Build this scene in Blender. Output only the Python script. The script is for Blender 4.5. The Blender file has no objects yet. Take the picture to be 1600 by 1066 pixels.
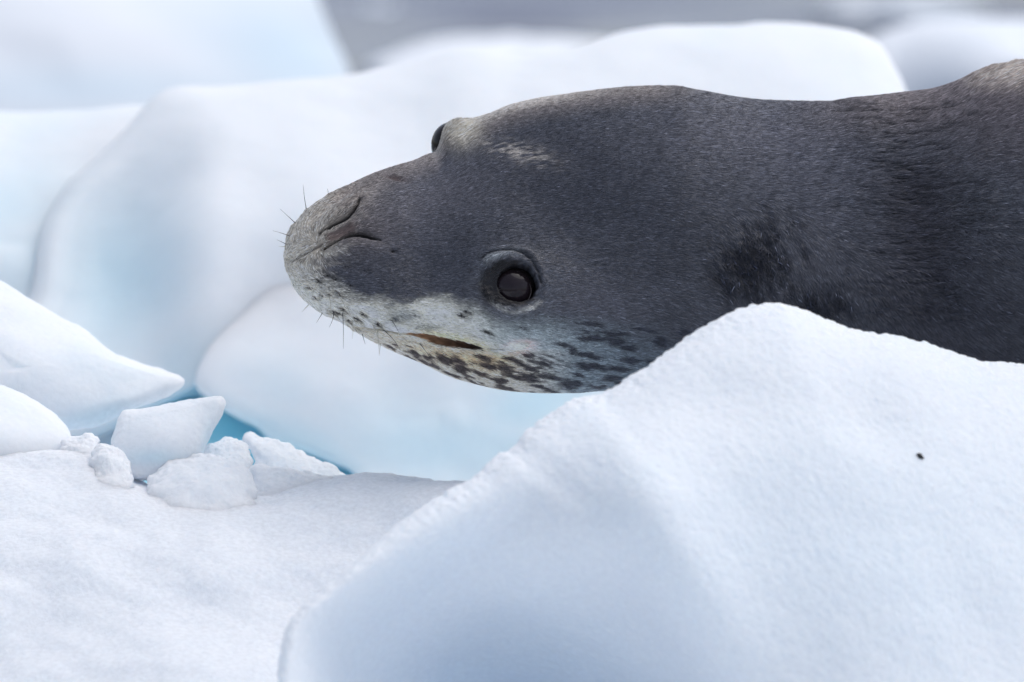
import bpy, math, random
import numpy as np
from mathutils import Vector

random.seed(7)
rng = np.random.default_rng(7)
S = bpy.context.scene
COL = S.collection

# ------------------------------------------------------------------ camera
PITCH = math.radians(6.0)
DIST = 8.0
CAM = np.array([0.0, -DIST * math.cos(PITCH), DIST * math.sin(PITCH)])
RV = np.array([1.0, 0.0, 0.0])
FV = np.array([0.0, math.cos(PITCH), -math.sin(PITCH)])
UV = np.array([0.0, math.sin(PITCH), math.cos(PITCH)])
K = 0.8 / 1600.0                       # metres per photo pixel at the seal
cd = bpy.data.cameras.new('camera')
cam = bpy.data.objects.new('camera', cd)
COL.objects.link(cam)
cam.location = CAM
cam.rotation_euler = (math.pi / 2 - PITCH, 0, 0)
cd.sensor_width = 36.0
cd.lens = 36.0 * DIST / 0.8
cd.clip_start = 0.1
cd.clip_end = 5000
cd.dof.use_dof = True
cd.dof.focus_distance = 7.93
cd.dof.aperture_fstop = 7.1
S.camera = cam

# ------------------------------------------------------------------ light
SUN_EL, SUN_AZ = math.radians(66), math.radians(62)      # azimuth clockwise from +Y
SKY_STRENGTH = 0.15
SUN_STRENGTH = 0.7
EXPOSURE = 0.18
W = bpy.data.worlds.new('World')
S.world = W
W.use_nodes = True
nt = W.node_tree
nt.nodes.clear()
out = nt.nodes.new('ShaderNodeOutputWorld')
bg = nt.nodes.new('ShaderNodeBackground')
sky = nt.nodes.new('ShaderNodeTexSky')
sky.sky_type = 'NISHITA'
sky.sun_disc = False
sky.sun_elevation = SUN_EL
sky.sun_rotation = SUN_AZ
sky.air_density = 1.0
sky.dust_density = 3.0
hs = nt.nodes.new('ShaderNodeHueSaturation')
hs.inputs['Saturation'].default_value = 0.58             # cloud cover takes the blue out
nt.links.new(sky.outputs[0], hs.inputs['Color'])
nt.links.new(hs.outputs[0], bg.inputs['Color'])
bg.inputs['Strength'].default_value = SKY_STRENGTH
nt.links.new(bg.outputs[0], out.inputs[0])
sd = bpy.data.lights.new('sun', 'SUN')
sd.energy = SUN_STRENGTH
sd.angle = math.radians(60)
sd.color = (1.0, 0.98, 0.96)
sun = bpy.data.objects.new('sun', sd)
COL.objects.link(sun)
sdir = Vector((math.sin(SUN_AZ) * math.cos(SUN_EL), math.cos(SUN_AZ) * math.cos(SUN_EL), math.sin(SUN_EL)))
sun.rotation_euler = sdir.to_track_quat('Z', 'Y').to_euler()
sun.location = (2, 3, 6)
vs = S.view_settings
vs.view_transform = 'Standard'
vs.look = 'None'
vs.gamma = 1
vs.exposure = EXPOSURE
vs.use_curve_mapping = False
S.cycles.max_bounces = 12
S.cycles.diffuse_bounces = 8

# ------------------------------------------------------------------ helpers
def at(px, py, D):
    """photo pixel + distance along the view axis -> world points"""
    px = np.asarray(px, float); py = np.asarray(py, float); D = np.asarray(D, float)
    s = D / DIST * K
    px, py, D, s = np.broadcast_arrays(px, py, D, s)
    return CAM + D[..., None] * FV + ((px - 800) * s)[..., None] * RV + ((533 - py) * s)[..., None] * UV

def local(px, py, d):
    """the seal's own frame: x, y in photo pixels' scale, d (same unit) away from the camera"""
    px = np.asarray(px, float)
    px, py, d = np.broadcast_arrays(px, py, d)
    return ((px - 800) * K)[..., None] * RV + ((533 - py) * K)[..., None] * UV + (d * K)[..., None] * FV

def lin(r, g, b):
    c = np.array([r, g, b]) / 255.0
    return np.where(c <= 0.04045, c / 12.92, ((c + 0.055) / 1.055) ** 2.4)

def sstep(a, b, x):
    t = np.clip((x - a) / (b - a), 0, 1)
    return t * t * (3 - 2 * t)

def pchip(xs, ys, x):
    xs = np.asarray(xs, float); ys = np.asarray(ys, float)
    h = np.diff(xs); dl = np.diff(ys) / h
    m = np.zeros_like(ys)
    for i in range(1, len(xs) - 1):
        if dl[i - 1] * dl[i] > 0:
            w1 = 2 * h[i] + h[i - 1]; w2 = h[i] + 2 * h[i - 1]
            m[i] = (w1 + w2) / (w1 / dl[i - 1] + w2 / dl[i])
    m[0], m[-1] = dl[0], dl[-1]
    i = np.clip(np.searchsorted(xs, x) - 1, 0, len(h) - 1)
    t = np.clip((x - xs[i]) / h[i], 0, 1)
    t2, t3 = t * t, t * t * t
    return ((2 * t3 - 3 * t2 + 1) * ys[i] + (t3 - 2 * t2 + t) * h[i] * m[i]
            + (-2 * t3 + 3 * t2) * ys[i + 1] + (t3 - t2) * h[i] * m[i + 1])

def _hash(ix, iy, iz, seed):
    h = (ix.astype(np.uint32) * np.uint32(374761393) + iy.astype(np.uint32) * np.uint32(668265263)
         + iz.astype(np.uint32) * np.uint32(2246822519) + np.uint32(seed * 3266489917 % 4294967296))
    h = (h ^ (h >> np.uint32(13))) * np.uint32(1274126177)
    h = (h ^ (h >> np.uint32(15))) * np.uint32(2246822519)
    h = h ^ (h >> np.uint32(16))
    return h.astype(np.float64) / 4294967295.0 * 2 - 1

def noise(x, y, z=None, seed=0):
    """value noise in about -1..1"""
    x = np.asarray(x, float); y = np.asarray(y, float)
    z = np.zeros_like(x) if z is None else np.asarray(z, float)
    ix, iy, iz = (np.floor(v).astype(np.int64) for v in (x, y, z))
    fx, fy, fz = x - ix, y - iy, z - iz
    ux, uy, uz = (f * f * f * (f * (f * 6 - 15) + 10) for f in (fx, fy, fz))
    r = 0
    for dx in (0, 1):
        for dy in (0, 1):
            for dz in (0, 1):
                w = (ux if dx else 1 - ux) * (uy if dy else 1 - uy) * (uz if dz else 1 - uz)
                r = r + w * _hash(ix + dx, iy + dy, iz + dz, seed)
    return r

def fbm(x, y, z=None, seed=0, octaves=3):
    r, a, f = 0, 1.0, 1.0
    for o in range(octaves):
        r = r + a * noise(x * f, y * f, None if z is None else z * f, seed + o * 17)
        a *= 0.5; f *= 2.03
    return r

def polydist(px, py, pts):
    """distance to a polyline and position (0..1) along it"""
    best = np.full(px.shape, 1e9); tt = np.zeros(px.shape)
    pts = np.asarray(pts, float)
    L = np.concatenate([[0], np.cumsum(np.hypot(*np.diff(pts, axis=0).T))])
    for i in range(len(pts) - 1):
        a, b = pts[i], pts[i + 1]
        ab = b - a
        t = np.clip(((px - a[0]) * ab[0] + (py - a[1]) * ab[1]) / (ab @ ab), 0, 1)
        d = np.hypot(px - a[0] - t * ab[0], py - a[1] - t * ab[1])
        m = d < best
        best[m] = d[m]
        tt[m] = ((L[i] + t * (L[i + 1] - L[i])) / L[-1])[m]
    return best, tt

def grid_mesh(name, V, quads, tris=None):
    me = bpy.data.meshes.new(name)
    V = np.ascontiguousarray(V.reshape(-1, 3), dtype=np.float32)
    nq = len(quads); ntr = 0 if tris is None else len(tris)
    me.vertices.add(len(V))
    me.vertices.foreach_set('co', V.ravel())
    me.loops.add(nq * 4 + ntr * 3)
    idx = quads.ravel() if ntr == 0 else np.concatenate([quads.ravel(), tris.ravel()])
    me.loops.foreach_set('vertex_index', idx.astype(np.int32))
    me.polygons.add(nq + ntr)
    st = np.arange(nq) * 4
    if ntr:
        st = np.concatenate([st, nq * 4 + np.arange(ntr) * 3])
    me.polygons.foreach_set('loop_start', st.astype(np.int32))
    me.polygons.foreach_set('use_smooth', np.ones(nq + ntr, bool))
    me.update(calc_edges=True)
    me.validate()
    return me

def color_attr(me, name, rgb):
    a = me.color_attributes.new(name, 'FLOAT_COLOR', 'POINT')
    c = np.ones((len(rgb), 4), np.float32)
    c[:, :3] = rgb
    a.data.foreach_set('color', c.ravel())

def link(name, data, mat=None, parent=None, label=None, cat=None, kind=None, group=None):
    o = bpy.data.objects.new(name, data)
    COL.objects.link(o)
    if mat is not None:
        data.materials.append(mat)
    if parent is not None:
        o.parent = parent
    if label: o['label'] = label
    if cat: o['category'] = cat
    if kind: o['kind'] = kind
    if group: o['group'] = group
    return o

# ------------------------------------------------------------------ materials
def new_mat(name):
    m = bpy.data.materials.new(name)
    m.use_nodes = True
    t = m.node_tree
    return m, t, t.nodes['Principled BSDF']

def ice_material(name, snow, blue, patch_scale, patch_lo, patch_hi, grain=1.0, sss=0.03, rough=0.6):
    """white granular snow over bluer solid ice, in irregular patches"""
    m, t, b = new_mat(name)
    N, L = t.nodes.new, t.links.new
    geo = N('ShaderNodeNewGeometry')
    n1 = N('ShaderNodeTexNoise'); n1.inputs['Scale'].default_value = patch_scale
    n1.inputs['Detail'].default_value = 5; n1.inputs['Roughness'].default_value = 0.55
    L(geo.outputs['Position'], n1.inputs['Vector'])
    r = N('ShaderNodeMapRange'); r.interpolation_type = 'SMOOTHSTEP'
    r.inputs[1].default_value = patch_lo; r.inputs[2].default_value = patch_hi
    L(n1.outputs[0], r.inputs[0])
    mx = N('ShaderNodeMix'); mx.data_type = 'RGBA'
    mx.inputs['A'].default_value = (*snow, 1); mx.inputs['B'].default_value = (*blue, 1)
    ba = N('ShaderNodeAttribute'); ba.attribute_name = 'bare_or_shade'          # bluer tint: snow-free ice, and shade of the hollows painted in
    sm = N('ShaderNodeMath'); sm.operation = 'MULTIPLY_ADD'; sm.use_clamp = True; sm.inputs[1].default_value = 0.35
    L(r.outputs[0], sm.inputs[0]); L(ba.outputs['Fac'], sm.inputs[2])
    L(sm.outputs[0], mx.inputs['Factor'])
    n3 = N('ShaderNodeTexNoise'); n3.inputs['Scale'].default_value = 260; n3.inputs['Detail'].default_value = 3
    L(geo.outputs['Position'], n3.inputs['Vector'])
    r3 = N('ShaderNodeMapRange'); r3.inputs[1].default_value = 0.3; r3.inputs[2].default_value = 0.7
    r3.inputs[3].default_value = 1 - 0.06 * grain; r3.inputs[4].default_value = 1.0
    L(n3.outputs[0], r3.inputs[0])
    mu = N('ShaderNodeVectorMath'); mu.operation = 'SCALE'
    L(mx.outputs['Result'], mu.inputs[0]); L(r3.outputs[0], mu.inputs['Scale'])
    L(mu.outputs[0], b.inputs['Base Color'])
    b.inputs['Roughness'].default_value = rough
    b.inputs['IOR'].default_value = 1.31
    b.inputs['Specular IOR Level'].default_value = 0.35
    if sss:
        b.inputs['Subsurface Weight'].default_value = 0.6
        b.inputs['Subsurface Radius'].default_value = (0.8, 0.92, 1.0)
        b.inputs['Subsurface Scale'].default_value = sss
    if grain:
        v = N('ShaderNodeTexVoronoi'); v.inputs['Scale'].default_value = 760
        L(geo.outputs['Position'], v.inputs['Vector'])
        n2 = N('ShaderNodeTexNoise'); n2.inputs['Scale'].default_value = 330; n2.inputs['Detail'].default_value = 5
        n2.inputs['Roughness'].default_value = 0.7
        L(geo.outputs['Position'], n2.inputs['Vector'])
        ad = N('ShaderNodeMath'); ad.operation = 'MULTIPLY_ADD'; ad.inputs[1].default_value = 0.35
        L(v.outputs['Distance'], ad.inputs[0]); L(n2.outputs[0], ad.inputs[2])
        bp = N('ShaderNodeBump'); bp.inputs['Strength'].default_value = 0.25 * grain
        bp.inputs['Distance'].default_value = 0.0015
        L(ad.outputs[0], bp.inputs['Height']); L(bp.outputs[0], b.inputs['Normal'])
    return m

SNOW = (0.865, 0.905, 0.955)
M_SNOW = ice_material('granular_snow', SNOW, (0.72, 0.84, 0.935), 4.0, 0.5, 0.75)
M_SLOPE = ice_material('crystalline_snow', SNOW, (0.78, 0.87, 0.95), 3.0, 0.5, 0.75, grain=1.9)
M_BLOCK = ice_material('weathered_ice', SNOW, (0.62, 0.83, 0.93), 5.0, 0.5, 0.72, grain=0.6, sss=0.04)
M_BERG = ice_material('berg_ice', SNOW, (0.62, 0.83, 0.93), 2.2, 0.52, 0.72, grain=0.4, sss=0.07)
M_BLUE = ice_material('blue_ice', (0.42, 0.84, 0.96), (0.52, 0.88, 0.96), 8, 0.4, 0.7, grain=0.2, sss=0.07, rough=0.3)
M_FAR = ice_material('distant_ice', SNOW, (0.62, 0.80, 0.92), 1.0, 0.45, 0.7, grain=0, sss=0)

# ------------------------------------------------------------------ ice builder
def closed_curve(pts, n):
    P = np.asarray(pts, float)
    m = len(P)
    dense = []
    for i in range(m):
        p0, p1, p2, p3 = P[(i - 1) % m], P[i], P[(i + 1) % m], P[(i + 2) % m]
        t = np.linspace(0, 1, 24, endpoint=False)[:, None]
        # centripetal-ish: tangents limited by the shorter neighbour
        l0, l1, l2 = np.hypot(*(p1 - p0)), np.hypot(*(p2 - p1)), np.hypot(*(p3 - p2))
        t1 = (p2 - p0) / (l0 + l1) * l1
        t2 = (p3 - p1) / (l1 + l2) * l1
        dense.append((2 * t**3 - 3 * t**2 + 1) * p1 + (t**3 - 2 * t**2 + t) * t1
                     + (-2 * t**3 + 3 * t**2) * p2 + (t**3 - t**2) * t2)
    D = np.concatenate(dense)
    D = np.vstack([D, D[:1]])
    vis = ((D[:, 0] > -60) & (D[:, 0] < 1660) & (D[:, 1] > -60) & (D[:, 1] < 1120))
    seg = np.hypot(*np.diff(D, axis=0).T) * np.where(vis[:-1], 1.0, 0.12)
    Lc = np.concatenate([[0], np.cumsum(seg)])
    s = np.linspace(0, Lc[-1], n, endpoint=False)
    return np.stack([np.interp(s, Lc, D[:, 0]), np.interp(s, Lc, D[:, 1])], 1)

def ice(name, outline, center, D, front, back, mat, lean=(0, 0), p=3.0, bumps=(), creases=(), bevel_width=None, bare_or_shade=(), base=None, n=500, rows=90,
        rough=((0.06, 0.004), (0.018, 0.0007), (0.005, 0.0004)), seed=1, **tags):
    """a closed body of ice: its outline stands at distance D, its face swells `front` metres towards the viewer
    and its rear `back` metres away, the whole leaning by `lean` (metres per metre), with bumps (x, y, sx, sy, angle, metres)"""
    O = closed_curve(outline, n)
    c = np.asarray(center, float)
    k = K * D / DIST
    oang = np.arctan2(O[:, 1] - c[1], O[:, 0] - c[0]); orad = np.hypot(O[:, 0] - c[0], O[:, 1] - c[1])
    bw = bevel_width or 0.4 * np.median(orad)
    ga = np.linspace(-math.pi, math.pi, 361)[:-1]
    io = np.argsort(oang)
    gr = np.interp(ga, oang[io], orad[io], period=2 * math.pi)
    kk = np.exp(-0.5 * (np.arange(-60, 61) / 26.0) ** 2); kk /= kk.sum()
    gs = np.convolve(np.concatenate([gr[-60:], gr, gr[:60]]), kk, 'valid')
    def depth(px, py, r, side):
        rho = np.hypot(px - c[0], py - c[1]) / np.interp(np.arctan2(py - c[1], px - c[0]), ga, gs, period=2 * math.pi)
        dome = np.clip(1 - rho ** 2, 0, 1) ** 2
        R_ = np.interp(np.arctan2(py - c[1], px - c[0]), oang[io], orad[io], period=2 * math.pi)
        t = np.clip((1 - r) * R_ / bw, 0, 1)
        bevel = np.clip(1 - (1 - t) ** p, 0, 1) ** (1 / p)
        prof = 0.6 * bevel + 0.5 * dome
        d = D + lean[0] * (px - c[0]) * k + lean[1] * (py - c[1]) * k
        if side > 0:
            return d + back * prof
        if base is not None:
            d = base(px, py)
        d = d - front * prof
        w = np.clip((1 - r) / 0.12, 0, 1)
        w = w * w * (3 - 2 * w)
        for (bx, by, sx, sy, an, am) in bumps:
            ca, sa = math.cos(math.radians(an)), math.sin(math.radians(an))
            u = (px - bx) * ca + (py - by) * sa; v = -(px - bx) * sa + (py - by) * ca
            d = d - am * w * np.exp(-0.5 * ((u / sx) ** 2 + (v / sy) ** 2))
        for (pts, wl, wr, am) in creases:          # a soft step: the surface lies `am` nearer on the line's left
            pts = np.asarray(pts, float)
            x0, x1 = pts[0], pts[-1]
            q = np.interp(py, pts[:, 1], pts[:, 0])
            d = d - am * w * np.where(px < q, np.exp((px - q) / wl), np.exp(-(px - q) / wr))
        return d
    rf = np.linspace(0, 1, rows + 1)[1:] ** 0.8
    rf[-1] = 1.0
    # finer steps next to the rim
    rf = 1 - (1 - rf) ** 1.35
    rb = np.linspace(1, 0, max(8, rows // 5))[1:-1]
    rings = []
    for r in rf:
        q = c + r * (O - c)
        rings.append(at(q[:, 0], q[:, 1], depth(q[:, 0], q[:, 1], np.full(len(q), r), -1)))
    for r in rb:
        q = c + r * (O - c)
        rings.append(at(q[:, 0], q[:, 1], depth(q[:, 0], q[:, 1], np.full(len(q), r), 1)))
    one = np.array([0.0])
    cf = at(c[0], c[1], depth(c[:1], c[1:], one, -1)[0])
    cb = at(c[0], c[1], depth(c[:1], c[1:], one, 1)[0])
    G = np.stack(rings)                                   # R x n x 3
    R = len(rings)
    # normals of the grid for the displacement
    du = np.roll(G, -1, 1) - np.roll(G, 1, 1)
    dv = np.gradient(G, axis=0)
    Nn = np.cross(du, dv)
    Nn /= np.linalg.norm(Nn, axis=2, keepdims=True) + 1e-12
    mid = G.mean((0, 1))
    if ((G[rows // 2] - mid) * Nn[rows // 2]).sum() < 0:
        Nn = -Nn
    disp = 0
    for i, (sc, am) in enumerate(rough):
        q = G / sc
        disp = disp + am * (noise(q[..., 0], q[..., 1], q[..., 2], seed + 31 * i)
                            + 0.5 * noise(q[..., 0] * 2.1, q[..., 1] * 2.1, q[..., 2] * 2.1, seed + 31 * i + 7))
        if sc < 0.02:                      # crumbly rim, smoother face
            rr_ = np.concatenate([rf, rb])[:, None] ; edge_px = (1 - rr_) * np.hypot(O[:, 0] - c[0], O[:, 1] - c[1])[None]
            disp = disp - (disp - disp_prev) * (1 - (0.4 + 0.6 * np.exp(-(edge_px / 22.0) ** 2)))
        disp_prev = disp
    # calm the very centre where the rings crowd
    G = G + Nn * disp[..., None] * np.clip(np.arange(1, R + 1) / 3.0, 0, 1)[:, None, None]
    V = np.concatenate([G.reshape(-1, 3), cf[None], cb[None]])
    j = np.arange(n); j2 = (j + 1) % n
    quads = np.concatenate([np.stack([i * n + j, (i + 1) * n + j, (i + 1) * n + j2, i * n + j2], 1) for i in range(R - 1)])
    tris = np.concatenate([np.stack([np.full(n, R * n), j, j2], 1), np.stack([np.full(n, R * n + 1), (R - 1) * n + j2, (R - 1) * n + j], 1)])
    a4, b4, c4, d4 = (V[quads[:, i]] - mid for i in range(4))
    if (np.cross(b4 - a4, c4 - a4) * a4).sum() < 0:
        quads = quads[:, ::-1]; tris = tris[:, ::-1]
    me = grid_mesh(name, V, quads, tris)
    rel = V - CAM
    dd = rel @ FV
    qx = 800 + (rel @ RV) / (dd / DIST * K); qy = 533 - (rel @ UV) / (dd / DIST * K)
    bv = np.zeros(len(V))
    for (bx, by, sx, sy, an, am) in bare_or_shade:
        ca, sa = math.cos(math.radians(an)), math.sin(math.radians(an))
        u = (qx - bx) * ca + (qy - by) * sa; v = -(qx - bx) * sa + (qy - by) * ca
        bv = np.maximum(bv, am * np.exp(-0.5 * ((u / sx) ** 2 + (v / sy) ** 2)))
    a_ = me.attributes.new('bare_or_shade', 'FLOAT', 'POINT')
    a_.data.foreach_set('value', bv.astype(np.float32))
    o = link(name, me, mat, **tags)
    def plane(px, py):
        rho = np.hypot(px - c[0], py - c[1]) / np.interp(np.arctan2(py - c[1], px - c[0]), ga, gs, period=2 * math.pi)
        return D + lean[0] * (px - c[0]) * k + lean[1] * (py - c[1]) * k - front * (0.6 + 0.5 * np.clip(1 - rho ** 2, 0, 1) ** 2)
    face = lambda px, py: face_(px, py)
    face.plane = plane
    def face_(px, py):
        v = np.array([px, py], float) - c
        ang = math.atan2(v[1], v[0])
        oa = np.arctan2(O[:, 1] - c[1], O[:, 0] - c[0])
        i = np.argmin(np.abs(np.angle(np.exp(1j * (oa - ang)))))
        r = np.hypot(*v) / np.hypot(*(O[i] - c))
        return at(px, py, depth(np.array([px]), np.array([py]), np.array([r]), -1)[0])
    return o, face

# ------------------------------------------------------------------ sea and floe
def build_sea():
    xs = np.concatenate([-np.geomspace(2000, 6, 30), np.linspace(-5, 5, 160), np.geomspace(6, 2000, 30)])
    ys = np.concatenate([-np.geomspace(2000, 12, 20), np.linspace(-10, 6, 30), np.linspace(6.1, 24, 420), np.geomspace(25, 4000, 40)])
    X, Y = np.meshgrid(xs, ys)
    amp = sstep(5, 9, Y) * (1 - sstep(22, 60, Y)) * (1 - sstep(4, 12, np.abs(X)))
    Z = amp * (0.075 * noise(X * 0.6 + 3, Y * 1.3, seed=5) + 0.028 * noise(X * 1.2, Y * 2.6 + 2, seed=6)
               + 0.008 * noise(X * 4, Y * 5.0, seed=8))
    V = np.stack([X, Y, Z - 0.36], 2)
    r, c = X.shape
    a = np.arange(r - 1)[:, None] * c + np.arange(c - 1)
    q = np.stack([a, a + 1, a + c + 1, a + c], 2).reshape(-1, 4)
    m, t, b = new_mat('sea_water')
    b.inputs['Base Color'].default_value = (0.13, 0.145, 0.21, 1)
    b.inputs['Roughness'].default_value = 0.12
    b.inputs['IOR'].default_value = 1.333
    N, L = t.nodes.new, t.links.new
    g = N('ShaderNodeNewGeometry')
    n = N('ShaderNodeTexNoise'); n.inputs['Scale'].default_value = 9; n.inputs['Detail'].default_value = 4
    L(g.outputs['Position'], n.inputs['Vector'])
    bp = N('ShaderNodeBump'); bp.inputs['Strength'].default_value = 0.5; bp.inputs['Distance'].default_value = 0.01
    L(n.outputs[0], bp.inputs['Height']); L(bp.outputs[0], b.inputs['Normal'])
    link('sea', grid_mesh('sea', V, q), m, kind='structure', label='grey lavender sea water rippling out of focus behind the ice')
build_sea()

def build_floe():
    xs = np.linspace(-4.0, 5.0, 220); ys = np.linspace(-4.5, 1.6, 150)  # reaches unseen towards the camera to bounce light up
    X, Y = np.meshgrid(xs, ys)
    edge = np.minimum.reduce([X + 4.0, 5.0 - X, Y + 4.5, 1.6 - Y])
    Z = -0.42 + 0.11 * sstep(0, 0.15, edge) + 0.012 * fbm(X * 5, Y * 5, seed=3)
    Z += 0.17 * sstep(0.15, 0.55, X) * np.exp(-((Y - 0.05) / 0.22) ** 2) * sstep(0, 0.25, edge)
    V = np.stack([X, Y, Z], 2)
    r, c = X.shape
    a = np.arange(r - 1)[:, None] * c + np.arange(c - 1)
    q = np.stack([a, a + 1, a + c + 1, a + c], 2).reshape(-1, 4)
    rim = np.concatenate([np.arange(c), np.arange(1, r) * c + c - 1, (r - 1) * c + np.arange(c - 2, -1, -1), np.arange(r - 2, 0, -1) * c])
    B = V.reshape(-1, 3)[rim].copy(); B[:, 2] = -0.55
    nb = len(rim); base = r * c
    j = np.arange(nb); j2 = (j + 1) % nb
    q = np.concatenate([q, np.stack([rim[j], base + j, base + j2, rim[j2]], 1)])
    V = np.concatenate([V.reshape(-1, 3), B])
    link('ice_floe', grid_mesh('ice_floe', V, q), M_SNOW, kind='structure', label='low white ice floe carrying the seal and the ice blocks')
build_floe()

# ------------------------------------------------------------------ ice and snow things
FAR = ((0.5, 0.02), (0.15, 0.003))
MID = ((0.22, 0.010), (0.07, 0.002), (0.02, 0.0004))
ice('iceberg', [(-500, -260), (300, -260), (455, -120), (478, 0), (500, 75), (522, 118), (545, 200), (540, 420), (0, 560), (-500, 560)],
    (50, 120), 11.6, 0.3, 0.5, M_FAR, lean=(0.1, -1.0), n=260, rows=50, rough=FAR, seed=11, bare_or_shade=[(440, 90, 90, 60, 20, 0.5), (150, 140, 200, 30, 0, 0.45)],
    label='large blurred pale iceberg filling the top left corner behind all other ice', cat='iceberg')
ice('ice_slab', [(-400, 200), (-100, 186), (0, 181), (120, 176), (240, 168), (420, 200), (500, 420), (440, 700), (0, 800), (-400, 700)],
    (0, 400), 9.15, 0.13, 0.4, M_BERG, lean=(0.1, -0.75), bare_or_shade=[(40, 330, 120, 60, 0, 0.4), (60, 420, 80, 80, 0, 0.5)], p=3.0, n=260, rows=60, rough=MID, seed=21,
    label='pale bluish ice slab at the left edge in front of the top left iceberg', cat='ice slab')
ice('floe_or_streak', [(570, 108), (630, 82), (700, 70), (800, 68), (900, 70), (1000, 78), (1060, 110), (800, 150), (600, 135)],
    (800, 100), 13.2, 0.3, 0.6, M_FAR, lean=(0, -1.5), n=160, rows=30, rough=FAR, seed=31,
    label='blurred low white floe floating in the grey water above the middle of the ice ridge', cat='ice floe')
ice('floe_or_streak', [(1330, 120), (1380, 75), (1440, 58), (1530, 50), (1640, 44), (1800, 60), (1900, 140), (1600, 220), (1350, 190)],
    (1600, 125), 12.6, 0.4, 0.6, M_FAR, lean=(0, -1.2), n=180, rows=36, rough=FAR, seed=32,
    label='blurred white floe at the top right behind the back of the seal', cat='ice floe')
for (pts_, c_, D_, lab_) in (  # pale solids added for the light streaks on the water
        ([(470, 12), (560, 2), (680, 4), (720, 14), (640, 26), (520, 26)], (600, 14), 17.2, 'faint streak of water light, shaped as ice, right of the top left iceberg'),
        ([(930, 8), (1010, -2), (1120, 0), (1180, 10), (1100, 20), (980, 20)], (1060, 9), 17.6, 'faint streak of water light, shaped as ice, at the top edge above the ridge crest'),
        ([(1280, 22), (1360, 12), (1480, 12), (1540, 22), (1440, 32), (1330, 32)], (1410, 22), 16.6, 'faint streak of water light, shaped as ice, above the floe at the top right')):
    ice('floe_or_streak', pts_, c_, D_, 0.2, 0.3, M_FAR, lean=(0, -2), n=90, rows=16, rough=FAR, seed=35, label=lab_, cat='ice floe')
_, back_ridge = ice('ice_ridge',
    [(45, 430), (58, 350), (95, 292), (140, 250), (190, 200), (238, 150), (265, 134), (290, 129), (340, 129), (450, 118), (560, 109), (650, 97),
     (715, 80), (750, 77), (800, 84), (835, 85), (900, 68), (960, 51), (1020, 41), (1100, 38), (1200, 33), (1280, 35), (1335, 46), (1372, 64),
     (1392, 95), (1412, 138), (1440, 220), (1470, 420), (1420, 680), (1200, 800), (800, 760), (540, 690), (410, 652), (335, 630), (275, 625), (120, 690), (-60, 720), (-90, 640), (-20, 545), (28, 480)],
    (640, 430), 9.03, 0.14, 0.25, M_BERG, lean=(0.05, -0.85), p=2.2, n=900, rows=130, rough=MID, seed=41,
    bumps=[(175, 420, 70, 110, 8, -0.05), (320, 420, 40, 150, 4, 0.02), (640, 330, 200, 60, -12, 0.02)], bevel_width=230, bare_or_shade=[(185, 440, 70, 95, 8, 0.75), (120, 330, 60, 60, 0, 0.3), (300, 580, 60, 60, 0, 0.5)],  # blue patch at the left paints in the shade of the hollow
    label='long white ice ridge with rounded crest behind the head of the seal', cat='ice ridge')
ice('ice_block', [(312, 604), (318, 575), (336, 540), (372, 500), (420, 440), (520, 410), (700, 410), (900, 440), (1050, 620), (1000, 900), (700, 950), (580, 850), (548, 745), (520, 728), (478, 708), (440, 694), (420, 682), (404, 664), (374, 650), (346, 634)],
    (700, 640), 8.86, 0.022, 0.2, M_BERG, lean=(0.05, -0.7), bevel_width=38, base=lambda x, y: back_ridge.plane(x, y) + 0.014 - 0.055 * sstep(380, 680, y) - 0.03 * sstep(620, 800, y), bumps=[(520, 640, 70, 40, 10, 0.012), (700, 610, 120, 40, -10, -0.01)], bare_or_shade=[(480, 700, 110, 30, 22, 0.8), (700, 700, 170, 50, 0, 0.75), (840, 630, 80, 40, -20, 0.8), (440, 610, 60, 40, 20, 0.3)], p=2.4, n=420, rows=80, rough=MID, seed=51,
    label='big pale ice block below the chin of the seal, at the ridge foot', cat='ice block')
ice('blue_ice', [(200, 600), (290, 596), (350, 600), (420, 630), (500, 690), (620, 745), (640, 800), (500, 860), (330, 850), (200, 740)],
    (400, 700), 8.85, 0.03, 0.1, M_BLUE, lean=(0, -1.6), p=3, n=200, rows=50, rough=((0.08, 0.006), (0.03, 0.002)), seed=53,
    label='bright turquoise ice showing in the gap right of the small tilted block', cat='blue ice')
ice('ice_wedge', [(-260, 330), (-120, 385), (0, 443), (60, 477), (120, 513), (180, 549), (230, 569), (272, 580), (290, 592), (288, 604), (262, 622), (235, 633), (190, 646), (150, 664),
    (100, 672), (0, 676), (-150, 690), (-300, 640)], (20, 575), 8.17, 0.06, 0.14, M_BLOCK, lean=(0.25, -0.7), p=2.2, bevel_width=45, bare_or_shade=[(150, 655, 60, 16, -14, 0.6)], n=420, rows=90, seed=61,  # blue patch paints the shade along the underside
    
    label='long white wedge of ice sloping down to a point at the left edge', cat='ice wedge')
ice('ice_block', [(-160, 598), (0, 606), (38, 621), (74, 644), (98, 667), (108, 692), (104, 716), (60, 740), (-60, 750), (-180, 720)], (-30, 676), 8.03, 0.05, 0.1, M_BLOCK,
    lean=(0.1, -0.8), p=2.4, n=260, rows=70, seed=62, label='small rounded white ice block under the wedge at the left edge', cat='ice block')
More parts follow.
